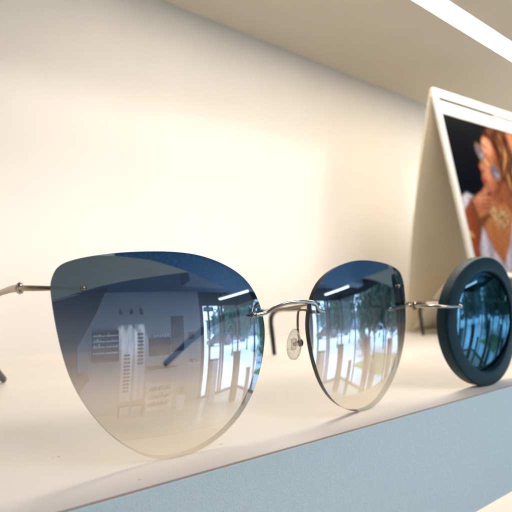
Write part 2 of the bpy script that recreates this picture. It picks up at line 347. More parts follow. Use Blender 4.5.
# bridge: wire from lens to lens, arching forward and up between them
br = MB()
br.tube([(CX+dx, y, z) for dx, y, z in [(-15, 118.6, 37.4), (-11.6, 118.0, 38.0), (-8.9, 116.6, 39.7), (-5.9, 115.4, 40.8), (-2.6, 114.8, 41.1), (0, 114.6, 41.3), (2.6, 114.8, 41.1), (5.9, 115.4, 40.8), (8.9, 116.6, 39.7), (11.6, 118.0, 38.0), (15, 118.6, 37.4)]],
        [.5, .58, .6, .64, .68, .68, .68, .64, .6, .58, .5], 16, k=8)
br.build('bridge', M['silver'], g)
for s, fr in ((-1, FRL), (1, FRR)):
    # pins through the lens at the nose side
    pin = MB()
    for u in (-s*14.6, -s*17.6):
        pin.cyl(onlens(fr, u, 16.1, 1.0), onlens(fr, u, 16.1, -3.0), .6, seg=16)
    pin.build('lens_pin', M['silver'], g)
    fx = -s; hx = lambda dx, y, z: Vector((CX+s*dx, y, z))
    pd = hx(7.4 if s > 0 else 9.0, 125.6, 26.4)
    arm = MB(); arm.tube([hx(17, 121.6, 37.5), hx(11.5, 122.6, 37.8), hx(9.6, 124.6, 37.9), hx(9.3, 125.6, 36.8), hx(9.4, 125.9, 32), hx(9.7, 125.7, 28.2), hx(9.9, 125.5, 26.8)], .42, 10, k=6)
    pdo = MB()
    # drop-shaped pad, thin and curved
    vs = []; fs = []; nu, nv = 28, 7
    ax = Vector((fx*.62, .0, .0)).normalized(); nrm = Vector((fx*.86, -.36, .12)).normalized(); vert = Vector((-fx*.14, .05, 1)).normalized(); side = nrm.cross(vert).normalized(); vert = side.cross(nrm)
    for i in range(nv+1):
        k = i/nv
        for j in range(nu):
            t = 2*pi*j/nu; a_ = 2.55*cos(t)*k*(1-.14*sin(t)); b_ = 5.2*sin(t)*k
            vs.append(pd+side*a_+vert*b_+nrm*(.85*sqrt(max(0, 1-k*k))+.3))
    for i in range(nv+1):
        k = i/nv
        for j in range(nu):
            t = 2*pi*j/nu; a_ = 2.55*cos(t)*k*(1-.14*sin(t)); b_ = 5.2*sin(t)*k
            vs.append(pd+side*a_+vert*b_-nrm*(.35*sqrt(max(0, 1-k*k))+.3))
    h = (nv+1)*nu
    for i in range(nv):
        for j in range(nu):
            q = (i*nu+j, i*nu+(j+1) % nu, (i+1)*nu+(j+1) % nu, (i+1)*nu+j); fs.append(q); fs.append(tuple(x+h for x in q[::-1]))
    for j in range(nu): fs.append((nv*nu+j, nv*nu+(j+1) % nu, h+nv*nu+(j+1) % nu, h+nv*nu+j))
    pdo.add(vs, fs, 0, True)
    po = pdo.build('nose_pad', M['pad'], g)
    arm.build('pad_arm', M['gunmetal'], po)
    box = MB(); q = pd-nrm*1.5
    q = hx(10.1, 125.4, 26.7); box.ball(q, 1.15, 1.0, 1.4); box.build('pad_mount', M['black_plastic'], po)
    core = MB(); q = pd+nrm*.1; core.tube([q-vert*1.7, q+vert*1.7], [.8, .8], 8, k=1, flat=1.2); core.tube([pd, hx(10, 125.4, 26.7)], [.6, .6], 8, k=1); core.build('pad_core', M['pad'], po)
    # endpiece, hinge
    hg = MB(); X = lambda x, y, z: mirx((x, y, z), s)
    a = onlens(fr, s*36.0, 24.4, .7)
    pz = a.z; ax0 = a.x if s < 0 else 2*CX-a.x
    hg.cyl(a, onlens(fr, s*36.0, 24.4, -2.9), .65, seg=16)
    hg.tube([X(ax0+.8, a.y+2.4, pz), X(ax0-3, a.y+2.6, pz), X(40.4, a.y+3.4, pz), X(37.6, a.y+6.0, pz), X(36.4, a.y+10, pz), X(36.2, a.y+15, pz)], [.45, .5, .6, .7, .75, .7], 12, k=7)
    hg.build('endpiece', M['gunmetal'], g)
    kn = MB(); kn.cyl(X(36.2, 136.0, pz-1.2), X(36.2, 136.0, pz+1.2), .8, seg=18)
    kn.build('hinge', M['silver'], g)
    tm = MB()
    if s < 0: path = [(36.2, 137, pz), (36.2, 146, pz-.5), (36.3, 160, pz-2.2), (37, 185, pz-7), (38.5, 204, 34)]; tip = [(38.5, 202, 34.6), (41, 214, 31.5), (46, 228, 24), (52, 241, 15), (59, 254.5, 6.5), (64, 264, 1.6)]
    else: path = [(190.1, 137, pz), (190.0, 150, pz-1.8), (186, 170, 38.5), (178, 190, 34.3), (171, 204, 32)]; tip = [(172, 202, 32.3), (164, 212, 31.2), (156, 219, 28), (151, 226, 22.4), (148, 238, 14.2), (146.3, 249, 6.3), (145.8, 256.5, 1.7)]
    tm.tube(path, [1.05, .95, .8, .75, .8], 12, k=8, flat=.75)
    to = tm.build('temple', M['gunmetal'], g)
    tt = MB(); n_ = len(tip); tt.tube(tip, [1.25+.6*min(1, i/2) for i in range(n_-1)]+[1.6], 14, k=8, flat=.8)
    tt.build('temple_tip', M['black_plastic'] if s < 0 else M['navy_plastic'], to)

# ------------------------------------------------------------------ round sunglasses (one in view, its neighbour only by a temple tip)
M['lensB'] = mirror_lens('teal_mirror_lens', [(0, (.01, .03, .045)), (1, (.002, .014, .024))], [(0, (.04, .085, .115)), (1, (.05, .115, .165))], .06)
rx, ry, rz = 234.5, 114.5, 29.6
rg = thing('round_sunglasses', (259, 118, 0), 'round sunglasses with thick dark teal rims and teal mirror lenses, right of the cat-eye pair', 'sunglasses')
def ring(cx, side, fr):
    mb = MB(); prof = [(23.0, .2), (23.0, -.9), (23.5, -1.4), (24.0, -1.5), (28.6, -1.5), (29.2, -1.35), (29.5, -1.0), (29.6, -.5), (29.6, 1.5), (29.6, 3.4), (29.2, 3.8), (24.2, 3.8), (23.0, 3.4)]
    n = 120; vs = []; fs = []
    for j in range(n):
        t = 2*pi*j/n
        for (r, y) in prof:
            vs.append((cx+1.115*r*cos(t), ry+1.2+y+.0045*(r*cos(t))**2*.6, rz+r*sin(t)))
    m = len(prof)
    for j in range(n):
        for i in range(m): fs.append((j*m+i, j*m+(i+1) % m, ((j+1) % n)*m+(i+1) % m, ((j+1) % n)*m+i))
    mb.add(vs, fs, 0, True); o = mb.build('rim', M['teal_frame'], rg)
    md = o.modifiers.new('crease', 'EDGE_SPLIT'); md.split_angle = radians(32)
    return o
for side, cx in ((-1, rx), (1, rx+86)):
    ring(cx, side, None)
    c = Vector((cx, ry+.2, rz)); a = side*.06; t_ = -.02
    n = Vector((sin(a), -cos(a)*cos(t_), sin(t_))).normalized(); lx = Vector((cos(a), sin(a), 0)); z = n.cross(lx) if n.cross(lx).z > 0 else lx.cross(n)
    curved_lens([(25.9*cos(-2*pi*j/96), 23.2*sin(-2*pi*j/96)) for j in range(96)], (c, lx, n, z), 105., 1.6, rg, [M['lensB'], M['lens_back'], M['teal_frame']], rings=14)
mb = MB(); mb.tube([(rx+24, ry-1.2, 37.5), (rx+28, ry-1.5, 38), (rx+43, ry-1.8, 41.5), (rx+58, ry-1.5, 38), (rx+62, ry-1.2, 37.5)], .8, 12, k=8); mb.build('bridge', M['silver'], rg)
for s in (-1, 1):
    cxm = rx+43
    X = lambda x, y, z: (x if s < 0 else 2*cxm-x, y, z)
    e = MB(); e.tube([X(206, ry-1.6, 37.2), X(199, ry-1.9, 37.2), X(194.2, ry-.6, 37.3), X(191.6, ry+3, 37.4), X(191.6, ry+11, 37.2)], [.6, .65, .7, .75, .7], 12, k=7, flat=1.2); e.ball(X(206.2, ry-1.6, 37.2), 1.0)
    e.build('endpiece', M['silver'], rg)
    k_ = MB(); k_.cyl(X(191.6, ry+11.5, 35.6), X(191.6, ry+11.5, 38.9), 1.1, seg=16); k_.build('hinge', M['gunmetal'], rg)
    t = MB(); t.tube([X(191.6, ry+12.5, 37.2), X(194, 150, 35.8), X(203, 192, 33.2), X(213, 217, 31.9)], [.9, .65, .6, .7], 10, k=8); to = t.build('temple', M['silver'], rg)
    t = MB(); t.tube([X(212, 215, 32), X(214.5, 226, 31.2), X(217.3, 240, 30.2), X(218.6, 247.5, 27.2), X(219.3, 250, 22), X(219.8, 249, 12), X(220, 247.5, 1.3)], [1.0, 1.25, 1.4, 1.5, 1.55, 1.55, 1.4], 12, k=8); t.build('temple_tip', M['black_plastic'], to)
    p = MB(); q = (X(255, ry+9, 23)); p.ball(q, 1.4, 2.6, 5.6); po = p.build('nose_pad', M['pad'], rg)
    p = MB(); p.tube([X(rx+23.6, ry+3.5, 31), X(rx+22, ry+7, 31), X(rx+18.5, ry+8.5, 24)], .4, 8); p.build('pad_arm', M['gunmetal'], po)
r2 = copy_tree(rg); r2.location = (rg.location.x+.1845, rg.location.y+.0095, 0)
r2['label'] = 'sunglasses beyond the right edge, only a dark curved temple tip showing'
rg['group'] = r2['group'] = 'round sunglasses side by side on the shelf'

# ------------------------------------------------------------------ folded picture stand
T0 = Vector((414, 251, 224)); an = radians(5.8)
ex = Vector((cos(an), -sin(an), 0)); ey = Vector((sin(an), cos(an), 0)); HT = T0.z
dn = (-ey*50-Vector((0, 0, HT))).normalized(); db = (ey*34-Vector((0, 0, HT))).normalized(); W = 150
Lf = sqrt(50**2+HT**2); Lb = sqrt(34**2+HT**2)
nf = dn.cross(ex).normalized()
if nf.y > 0: nf = -nf
nb = db.cross(ex).normalized()
if nb.y < 0: nb = -nb
cd = thing('picture_stand', (T0.x+70, T0.y-10, 0), 'folded cream card stand holding a photo print of a woman in mirrored sunglasses', 'picture stand')
def slab(mb, o, a0, a1, b0, b1, ax, bx, n, t0, t1, mi=0):
    vs = [o+ax*a+bx*b+n*t for a in (a0, a1) for b in (b0, b1) for t in (t0, t1)]
    mb.add(vs, [(0,1,3,2),(4,6,7,5),(0,4,5,1),(2,3,7,6),(0,2,6,4),(1,5,7,3)], mi)
m = MB(); slab(m, T0, 0, W, 0, Lf, ex, dn, nf, -1.2, 0); m.build('front_panel', M['white_card'], cd)
# back panel with a slight outward bow
m = MB(); vs = []; fs = []; K = 14
for i in range(K+1):
    b = Lb*i/K; bow = 4*sin(pi*i/K)
    for a in (0, W):
        for t in (-1.2, 0): vs.append(T0+ex*a+db*b+nb*(bow+t)+ey*.6)
for i in range(K):
    o = i*4; fs += [(o, o+2, o+6, o+4), (o+1, o+5, o+7, o+3), (o, o+4, o+5, o+1), (o+2, o+3, o+7, o+6)]
fs += [(0, 1, 3, 2), (K*4, K*4+2, K*4+3, K*4+1)]
m.add(vs, fs, 0, False); m.build('back_panel', M['card'], cd)
m = MB(); vs = []; fs = []          # curved inner flap
for i in range(K+1):
    t = i/K; y = 30-76*t; z = 3+72*sin(pi*t*.62)**1.3*(.75)
    for a in (3, W-3): vs.append(T0+ex*a+ey*y+Vector((0, 0, z-HT)))
for i in range(K): fs.append((i*2, i*2+1, i*2+3, i*2+2))
m.add(vs, fs, 0, True); o = m.build('inner_flap', M['card'], cd)
md = o.modifiers.new('thick', 'SOLIDIFY'); md.thickness = .001
# raised white border and slot
bd = MB(); bh = 24
slab(bd, T0, 0, W, 0, 7.5, ex, dn, nf, .02, 1.6); slab(bd, T0, 0, 6.0, 7.5, Lf, ex, dn, nf, .02, 1.6); slab(bd, T0, W-6, W, 7.5, Lf, ex, dn, nf, .02, 1.6); slab(bd, T0, 6, W-6, Lf-8, Lf, ex, dn, nf, .02, 1.6)
slab(bd, T0, 6.0, W-6, 11.5, bh, ex, dn, nf, .02, 1.3)
bd.build('border', M['white_card'], cd)
m = MB(); slab(m, T0, 6, 95, 7.6, 11.4, ex, dn, nf, .02, .25); m.build('slot', M['slot'], cd)  # dark strip standing for the shade inside the gap
# printed picture: painted per vertex, coordinates (a along the top edge, b down the panel) in mm
def sst(e0, e1, x):
    t = max(0, min(1, (x-e0)/(e1-e0))); return t*t*(3-2*t)
def ell(a, b, ca, cb, ra, rb, rot=0, soft=.25):
    da, dbb = a-ca, b-cb; c, s = cos(rot), sin(rot); x = (da*c+dbb*s)/ra; y = (-da*s+dbb*c)/rb
    return 1-sst(1-soft, 1+soft, sqrt(x*x+y*y))
def poly(a, b, P, soft=1.5):
    ins = False; dmin = 1e9; n = len(P)
    for i in range(n):
        x0, y0 = P[i]; x1, y1 = P[(i+1) % n]
        if (y0 > b) != (y1 > b) and a < (x1-x0)*(b-y0)/(y1-y0)+x0: ins = not ins
        dx, dy = x1-x0, y1-y0; t = max(0, min(1, ((a-x0)*dx+(b-y0)*dy)/(dx*dx+dy*dy))); dmin = min(dmin, (a-x0-t*dx)**2+(b-y0-t*dy)**2)
    d = sqrt(dmin)*(1 if ins else -1); return sst(-soft, soft, d)
def hsh(a, b):
    v = sin(a*12.9898+b*78.233)*43758.5453; return v-math.floor(v)
def paint(a, b):
    c = [.006, .009, .014]
    def lay(col, k, amt=1):
        for i in range(3): c[i] += (col[i]-c[i])*k*amt
    st = .5+.5*sin(a*.75+sin(b*.10)*4+b*.08); st *= .55+.45*sin(a*.31+b*.05+sin(b*.21)); st = max(0, st)
    hair = poly(a, b, [(70, 32), (84, 21), (104, 18), (125, 24), (138, 45), (138, 190), (104, 190), (100, 130), (92, 100), (84, 70), (80, 42), (72, 44)], 3)
    lay((.07+.10*st, .022+.028*st, .012+.008*st), hair)
    lay((.62, .34, .14), hair*poly(a, b, [(92, 44), (116, 40), (124, 150), (100, 150), (94, 100)], 8)*min(1, st*1.5)); lay((.40, .20, .09), hair*poly(a, b, [(78, 24), (104, 20), (110, 40), (86, 38)], 6)*st)
    neck = poly(a, b, [(62, 90), (90, 80), (98, 100), (92, 132), (60, 142), (46, 118)], 3)
    lay((.34, .13, .06), neck)
    chest = poly(a, b, [(40, 112), (80, 104), (94, 120), (72, 150), (52, 165), (34, 140)], 3); lay((.52, .22, .09), chest)
    shirt = poly(a, b, [(6, 106), (22, 99), (40, 104), (34, 128), (42, 150), (54, 164), (70, 146), (88, 118), (104, 112), (138, 140), (138, 220), (0, 220), (0, 140)], 2)
    fold = .5+.5*sin(a*.35+b*.12+2*sin(b*.07)); lay((.50+.25*fold, .47+.24*fold, .50+.24*fold), shirt)
    face = poly(a, b, [(70, 36), (80, 38), (85, 52), (86, 76), (79, 90), (68, 98), (59, 94), (53, 88), (51, 82), (54, 76), (51, 70), (58, 62), (62, 48), (66, 40)], 2.2)
    lay((.50, .20, .10), face); lay((.80, .42, .26), face*ell(a, b, 71, 46, 8, 9, 0, .7)); lay((.66, .30, .17), face*ell(a, b, 62, 76, 7, 9, 0, .8)); lay((.20, .06, .03), face*ell(a, b, 84, 78, 10, 22, .2, .7)); lay((.28, .08, .05), face*ell(a, b, 72, 95, 12, 5, -.4, .7))
    lay((.42, .07, .05), ell(a, b, 55, 84, 4, 2.2, .3, .4)); lay((.35, .12, .05), ell(a, b, 57, 74, 2.2, 1.4, 0, .5))
    lay((.35, .13, .06), face*ell(a, b, 66, 46, 7, 1.5, .6, .5))
    for (ca, cb, ra, rb, ro) in ((58, 55, 4.6, 8.4, -.3), (76, 73, 7.2, 7.4, .5)):   # glasses of the woman
        lay((.40, .26, .12), ell(a, b, ca, cb, ra+1.1, rb+1.2, ro, .3)); gl = ell(a, b, ca, cb, ra, rb, ro, .3)
        lay((.20, .16, .22), gl); lay((.38, .36, .40), gl*ell(a, b, ca+2, cb+3, ra*.6, rb*.35, ro, .6))
    lay((.8, .6, .22), poly(a, b, [(63, 60), (69, 66), (68, 68), (62, 62)], .8))
    arm = poly(a, b, [(26, 104), (40, 98), (52, 118), (34, 130), (22, 150), (14, 190), (-2, 190), (4, 140), (10, 118)], 2)
    lay((.22+.16*sst(24, 8, a-b*.05), .085+.05*sst(24, 8, a), .04), arm)
    hand = max(poly(a, b, [(28, 106), (44, 96), (58, 98), (68, 104), (60, 112), (44, 118), (32, 122)], 2), ell(a, b, 55, 92, 10, 3.2, -.5, .4))
    lay((.50, .20, .10), hand); lay((.70, .34, .19), hand*ell(a, b, 42, 101, 12, 5, -.3, .8))
    for k in range(4): lay((.22, .07, .03), hand*ell(a, b, 54-k*1.2, 99+k*4.2, 12, .7, -.05, .8), .8)
    up_ = poly(a, b, [(112, 22), (126, 20), (134, 50), (130, 78), (120, 60)], 3); lay((.66, .30, .16), up_)
    br_ = ell(a, b, 9, 137, 9, 3.4, .25, .3); lay((.85, .60, .2) if hsh(int(a*1.2), int(b*1.2)) > .4 else (.4, .2, .06), br_)
    nk = ell(a, b, 66, 117, 15, 13, 0, .25)*(1-ell(a, b, 68, 104, 10, 8, 0, .2)); lay((.72, .52, .26) if hsh(int(a*.8), int(b*.8)) > .5 else (.28, .12, .05), nk, .85)
    g_ = 1+.22*(hsh(int(a*1.3), int(b*1.3))-.5)+.12*sin(a*.5+sin(b*.33)*2)*sin(b*.41+a*.1)
    return [max(0, x*.58*g_*q_-.004)**1.14 for x, q_ in zip(c, (1.1, 1.08, 1.1))]
def picture():
    a0, a1, b0, b1 = 6.2, W-6.2, bh+.2, Lf-8.2; na, nbb = 150, 210; vs = []; fs = []; cols = []
    for i in range(na+1):
        for j in range(nbb+1):
            a = a0+(a1-a0)*i/na; b = b0+(b1-b0)*j/nbb; vs.append(T0+ex*a+dn*b+nf*.5); cols.append(paint(a+3.5, b-.5))
    for i in range(na):
        for j in range(nbb): q = i*(nbb+1)+j; fs.append((q, q+1, q+nbb+2, q+nbb+1))
    mb = MB(); mb.add(vs, fs, 0, True)
    mm, nt, out = new_mat('glossy_print'); b = N(nt, 'ShaderNodeBsdfPrincipled'); b.inputs['Roughness'].default_value = .35; b.inputs['Specular IOR Level'].default_value = .03
    at = N(nt, 'ShaderNodeVertexColor'); at.layer_name = 'ink'; df = N(nt, 'ShaderNodeBsdfDiffuse'); nt.links.new(at.outputs['Color'], df.inputs['Color']); gl = N(nt, 'ShaderNodeBsdfGlossy'); gl.inputs['Roughness'].default_value = .3; mx = N(nt, 'ShaderNodeMixShader'); mx.inputs['Fac'].default_value = .012; nt.links.new(df.outputs[0], mx.inputs[1]); nt.links.new(gl.outputs[0], mx.inputs[2]); nt.links.new(mx.outputs[0], out.inputs['Surface'])
    o = mb.build('print', mm, cd); ca = o.data.color_attributes.new('ink', 'FLOAT_COLOR', 'POINT')
    for i, c in enumerate(cols): ca.data[i].color = (*c, 1)
picture()

# ------------------------------------------------------------------ the shop the lenses mirror (behind the camera)
RY, RX, RLX, FZ, CZ = -4300, 4500, -2200, -1780, 1100
P_ = lambda n, c, **k: pbr(n, c, **k)
M['room_wall'] = pbr('shop_wall_paint', (.40, .40, .41), .8, noise=.03, nscale=2)
M['room_ceiling'] = pbr('shop_ceiling', (.16, .20, .30), .9)
M['room_floor'] = pbr('pale_floor_tiles', (.62, .54, .44), .35, noise=.06, nscale=3)
M['dark'] = pbr('charcoal_paint', (.03, .03, .035), .5)
M['dark_wood'] = pbr('dark_wood', (.10, .055, .035), .5, noise=.2, nscale=8)
M['white_paint'] = pbr('white_paint', (.82, .82, .80), .45)
M['brown'] = pbr('brown_oak', (.07, .042, .032), .5, noise=.2, nscale=10)
M['glass'] = clear_mat('window_glass', (.93, .96, .97), .03)
M['glass_blue'] = pbr('reflecting_glass', (.25, .32, .38), .1)
M['plantleaf'] = pbr('leaf_green', (.05, .10, .035), .5, noise=.3, nscale=20)
M['bark'] = pbr('dark_bark', (.05, .04, .035), .9, noise=.3, nscale=10)
M['foliage'] = pbr('tree_foliage', (.018, .045, .022), .7, noise=.4, nscale=2)
structure(B(RLX-200, 40000, -26000, 6000, FZ-140, FZ-20).build('pavement', pbr('pale_paving', (.74, .80, .84), .8, noise=.15, nscale=1.2), loc=(9000, -6000, FZ)))
structure(B(RLX, RX, RY, 600, FZ-20, FZ, 0).build('shop_floor', M['room_floor'], loc=(1000, -2000, FZ)))
structure(B(RLX, RX+60, RY-100, 700, CZ, CZ+100).build('shop_ceiling', M['room_ceiling'], loc=(1000, -2000, CZ)))
DX0, DX1 = 2680, 3560     # doorway in the far wall
structure(B(RLX, DX0, RY-100, RY, FZ, CZ).build('shop_wall', M['room_wall'], loc=(0, RY, FZ)))
m = MB(); m.box(DX0, RX+60, RY-100, RY, 720, CZ); m.box(RX, RX+60, RY, 600, 720, CZ); structure(m.build('window_header_wall', M['dark'], loc=(4000, RY, 720)))
structure(B(RLX-100, RLX, RY, 700, FZ, CZ).build('shop_side_wall', M['room_wall'], loc=(RLX, -2000, FZ)))
structure(B(RLX, XL-2, 365, 465, FZ, CZ).build('shop_rear_wall', M['room_wall'], loc=(-1000, 400, FZ)))
structure(B(XR+2, RX, 365, 465, FZ, CZ).build('shop_rear_wall', M['room_wall'], loc=(3000, 400, FZ)))
# shop-front glazing
sf = thing('shop_front', (3900, RY+50, FZ), 'dark framed glass shop front with a door, mirrored in the lenses', 'shop front')
fm = MB()
for x in (DX0+40, DX0+110, DX0+360, DX1-40, DX1+80, 4460): fm.box(x-30, x+30, RY-70, RY-10, FZ, 720)
for y in (-3400, -2500, -1500, -500): fm.box(RX, RX+50, y-30, y+30, FZ, 720)
fm.box(DX0, RX, RY-70, RY-10, FZ, FZ+70); fm.box(RX, RX+50, RY, 600, FZ, FZ+70)
fm.build('frame', M['dark_wood'], sf)
gm = MB(); gm.box(DX0, RX, RY-45, RY-39, FZ+70, 720); gm.box(RX+20, RX+26, RY, 600, FZ+70, 720); gm.build('glass', M['glass'], sf)
m = B(DX0+150, DX0+560, RY+2, RY+12, 560, 690); o = m.build('door_sign', M['dark'], sf)
o = B(DX0+190, DX0+500, RY+13, RY+16, 590, 660).build('sign_plate', pbr('grey_green_plate', (.28, .34, .32), .4), o)
dh = MB().tube([(DX0+300, RY+10, -300), (DX0+300, RY+60, -280), (DX0+300, RY+60, 0), (DX0+300, RY+10, 20)], 14); dh.build('handle', M['silver'], sf)
# soffit duct below the ceiling
structure(B(1500, RX, -2900, -2500, 860, CZ-1).build('ceiling_beam', pbr('soffit_grey', (.30, .33, .38), .8), loc=(3000, -2700, 900)))
t = thing('ceiling_light', (3350, -3300, 800), 'long white tube light hanging near the shop door', 'ceiling light')
m = MB(); d = Vector((300, 1000, 0)).normalized(); s_ = Vector((d.y, -d.x, 0)); c0 = Vector((3200, -3800, 800))
slab(m, c0, 0, 1150, -60, 60, d, s_, Vector((0, 0, 1)), 0, 18); m.build('tube', emis('tube_light', (.9, .97, 1), 9), t)
m = MB(); slab(m, c0, -10, 1160, -70, 70, d, s_, Vector((0, 0, 1)), 19, 60); m.build('housing', M['white_paint'], t)
for q in (150, 1000): MB().cyl(c0+d*q+Vector((0, 0, 60)), c0+d*q+Vector((0, 0, CZ-800)), 6).build('hanger', M['alu'], t)
# spot lamps on the far wall
for i, x in enumerate((410, 660, 900)):
    t = thing('spot_lamp', (x, RY, 590), ['left', 'middle', 'right'][i]+' one of three small black spot lamps above the eyewear racks', 'spot lamp', 'spot lamps above the racks')
    MB().tube([(x, RY, 680), (x, RY+90, 700), (x, RY+150, 650)], 9).build('arm', M['dark'], t)
    MB().cyl((x, RY+150, 650), (x, RY+140, 560), 30, 42).build('shade', M['dark'], t)
    MB().ball((x, RY+140, 562), 30, 30, 12).build('bulb', emis('warm_bulb', (1, .93, .8), 25), t)
    L = bpy.data.lights.new('spot_beam', 'SPOT'); L.energy = 120; L.color = (1, .93, .84); L.spot_size = radians(44); L.spot_blend = .9; L.shadow_soft_size = .02
    lo_ = bpy.data.objects.new('spot_beam', L); COL.objects.link(lo_); lo_.location = (x*MM, (RY+140)*MM, .535); lo_.rotation_euler = (radians(-8), 0, 0); 
# wall shelf unit
t = thing('wall_cabinet', (70, RY+100, -460), 'dark open cabinet on the shop wall with pale shelves of small boxes', 'cabinet')
m = MB(); m.box(-220, 360, RY, RY+20, -460, 220); m.box(-220, -200, RY+20, RY+220, -460, 220); m.box(340, 360, RY+20, RY+220, -460, 220); m.box(60, 78, RY+20, RY+220, -460, 220); m.box(-200, 340, RY+20, RY+220, 200, 220); m.box(-200, 340, RY+20, RY+220, -460, -440)
m.build('carcass', M['dark_wood'], t)
for z in (100, -20, -140, -270): B(-198, 338, RY+20, RY+215, z-12, z+12).build('shelf_board', M['white_paint'], t)
pk = [M['dark'], M['white_paint'], pbr('grey_boxes', (.3, .3, .32), .5)]
for z in (112, -8, -128):
    x = -185
    while x < 320:
        w = random.uniform(22, 50)
        if not (40 < x < 85 or 10 < x+w < 80):
            o = B(x, x+w, RY+120, RY+190, z, z+random.uniform(25, 60)).build('small_box', pk[random.randrange(3)], loc=(x+w/2, RY+155, z)); tag(o, 'small box standing on a pale shelf of the dark wall cabinet', 'box', 'small boxes in the wall cabinet')
        x += w+random.uniform(15, 50)
# eyewear racks
for i, (x, z0, z1) in enumerate(((555, -1180, -330), (870, -560, 150))):
    t = thing('eyewear_rack', (x, RY+60, FZ), ['tall pale eyewear rack with pairs hung low', 'tall pale eyewear rack with pairs hung high'][i]+' on the shop wall', 'eyewear rack', 'eyewear racks on the shop wall')
    B(x-125, x+125, RY+1, RY+25, FZ, 330).build('back_panel', pbr('pale_panel%d' % i, (.74, .70, .70), .5), t)
    for dx in (-20, 20): MB().cyl((x+dx, RY+60, FZ+20), (x+dx, RY+60, 330 if i == 0 else 280), 7).build('rail', M['alu'], t)
    n = 0; z = z0
    while z < z1:
        g2 = MB()
        for sx in (-1, 1):
            g2.tube([(x+sx*38+34*cos(k*pi/6), RY+95, z+23*sin(k*pi/6)) for k in range(13)], 5, 6, k=1)
            slab(g2, Vector((x+sx*38, RY+95, z)), -30, 30, -18, 18, Vector((1, 0, 0)), Vector((0, 0, 1)), Vector((0, 1, 0)), -2, 2)
        g2.tube([(x-8, RY+95, z+8), (x, RY+98, z+12), (x+8, RY+95, z+8)], 4, 6)
        o = g2.build('rack_glasses', M['dark'], loc=(x, RY+95, z)); tag(o, 'small dark pair of glasses hung on the '+['left', 'right'][i]+' wall rack', 'glasses', 'glasses hung on the wall racks')
        z += 82
# poster, display, counter, case, plant
t = thing('wall_poster', (1890, RY, -370), 'tall dark poster hung on the shop wall beside the door', 'poster')
B(1720, 2090, RY, RY+18, -380, 470).build('frame', M['dark'], t); B(1740, 2070, RY+18.5, RY+21, -360, 450).build('poster_sheet', pbr('poster_ink', (.10, .075, .09), .4, noise=.9, nscale=4), t)
B(2250, 2420, RY, RY+15, -120, 60).build('wall_notice', pbr('notice_red', (.25, .15, .14), .5), loc=(2330, RY, -120)); tag(COL.objects['wall_notice'], 'small brownish notice on the shop wall near the door', 'notice')
t = thing('wall_display', (1360, RY+100, -420), 'dark wall display with glass ornaments on its top', 'display')
B(1090, 1630, RY, RY+200, -420, -20, b=6).build('case', M['dark'], t)
for k in range(9):
    x = 1130+k*55; B(x, x+34, RY+201, RY+206, -340+60*(k % 2), -210+60*(k % 2)).build('panel', M['dark_wood'], t)
for k in range(6):
    x = 1230+k*70; MB().ball((x, RY+110, 20+15*(k % 2)), 16, 16, 38).build('ornament', pbr('crystal%d' % k, (.8, .85, .9), .1, coat=1, emit=(.8, .9, 1), estr=.25), t)  # white sparkles painted as a faint glow on the ornaments
t = thing('counter_ledge', (1380, RY+200, -690), 'reddish brown ledge projecting from the shop wall', 'ledge')
B(1040, 1760, RY, RY+320, -700, -670, b=4).build('ledge_top', M['brown'], t); B(1060, 1100, RY, RY+280, -760, -701).build('bracket', M['dark'], t)
t = thing('display_case', (1370, RY+160, FZ), 'white floor case with rows of boxed eyewear beside the plant', 'display case')
m = MB(); m.box(1050, 1700, RY, RY+20, FZ, -1040); m.box(1050, 1070, RY+20, RY+300, FZ, -1040); m.box(1680, 1700, RY+20, RY+300, FZ, -1040); m.box(1070, 1680, RY+20, RY+300, -1065, -1040); m.build('carcass', M['white_paint'], t)
for z in (-1230, -1420, -1600): B(1072, 1678, RY+20, RY+290, z-8, z+8).build('shelf_board', M['white_paint'], t)
for z in (-1592, -1412, -1222):
    for k in range(8):
        x = 1095+k*70; o = B(x, x+44, RY+150, RY+240, z, z+55+20*(k % 3)).build('eyewear_box', [M['brown'], M['dark']][k % 2], loc=(x+22, RY+195, z)); tag(o, 'small dark or brown eyewear box in a row inside the white floor case', 'box', 'eyewear boxes in the white case')
t = thing('potted_plant', (1980, RY+260, FZ), 'spiky green potted plant standing between the white case and the door', 'plant')
MB().cyl((1980, RY+260, FZ), (1980, RY+260, FZ+330), 90, 130).build('pot', M['white_paint'], t)
m = MB()
for k in range(46):
    a = random.uniform(0, 2*pi); e_ = random.uniform(.2, 1.3); l = random.uniform(230, 400); c0 = Vector((1980, RY+260, FZ+330)); d = Vector((cos(a)*cos(e_), sin(a)*cos(e_), sin(e_))); sd = d.cross(Vector((0, 0, 1))).normalized()*15
    p1 = c0+d*l*.5+Vector((0, 0, 20)); p2 = c0+d*l-Vector((0, 0, l*.12)); m.add([c0-sd*.4, c0+sd*.4, p1+sd, p1-sd, p2], [(0, 1, 2, 3), (3, 2, 4)])
m.keep = True; m.build('leaves', M['plantleaf'], t)
t = thing('wall_shelf', (2330, RY+90, -700), 'short pale shelf of folded cases on the shop wall, right of the brown ledge', 'shelf')
B(2180, 2560, RY, RY+200, -712, -694).build('shelf_board', M['white_paint'], t)
for k in range(5):
    x = 2205+k*70; o = B(x, x+50, RY+60, RY+160, -693.5, -693.5+40+18*(k*3 % 4)).build('glasses_case', [M['dark'], M['brown'], M['silver']][k % 3], loc=(x+25, RY+110, -694)); tag(o, 'small glasses case in a row on the short pale wall shelf', 'case', 'glasses cases on the wall shelf')
t = thing('wall_mirror', (-900, RY, -500), 'narrow framed mirror on the shop wall at the far left', 'mirror')
B(-1150, -700, RY, RY+20, -700, 500).build('frame', M['dark_wood'], t); B(-1120, -730, RY+20.5, RY+24, -670, 470).build('glass', M['alu'], t)
t = thing('skirting_bench', (700, RY+250, FZ), 'low brown bench against the shop wall under the eyewear racks', 'bench')
B(380, 1030, RY+30, RY+330, FZ+300, FZ+345, b=5).build('seat', M['brown'], t)
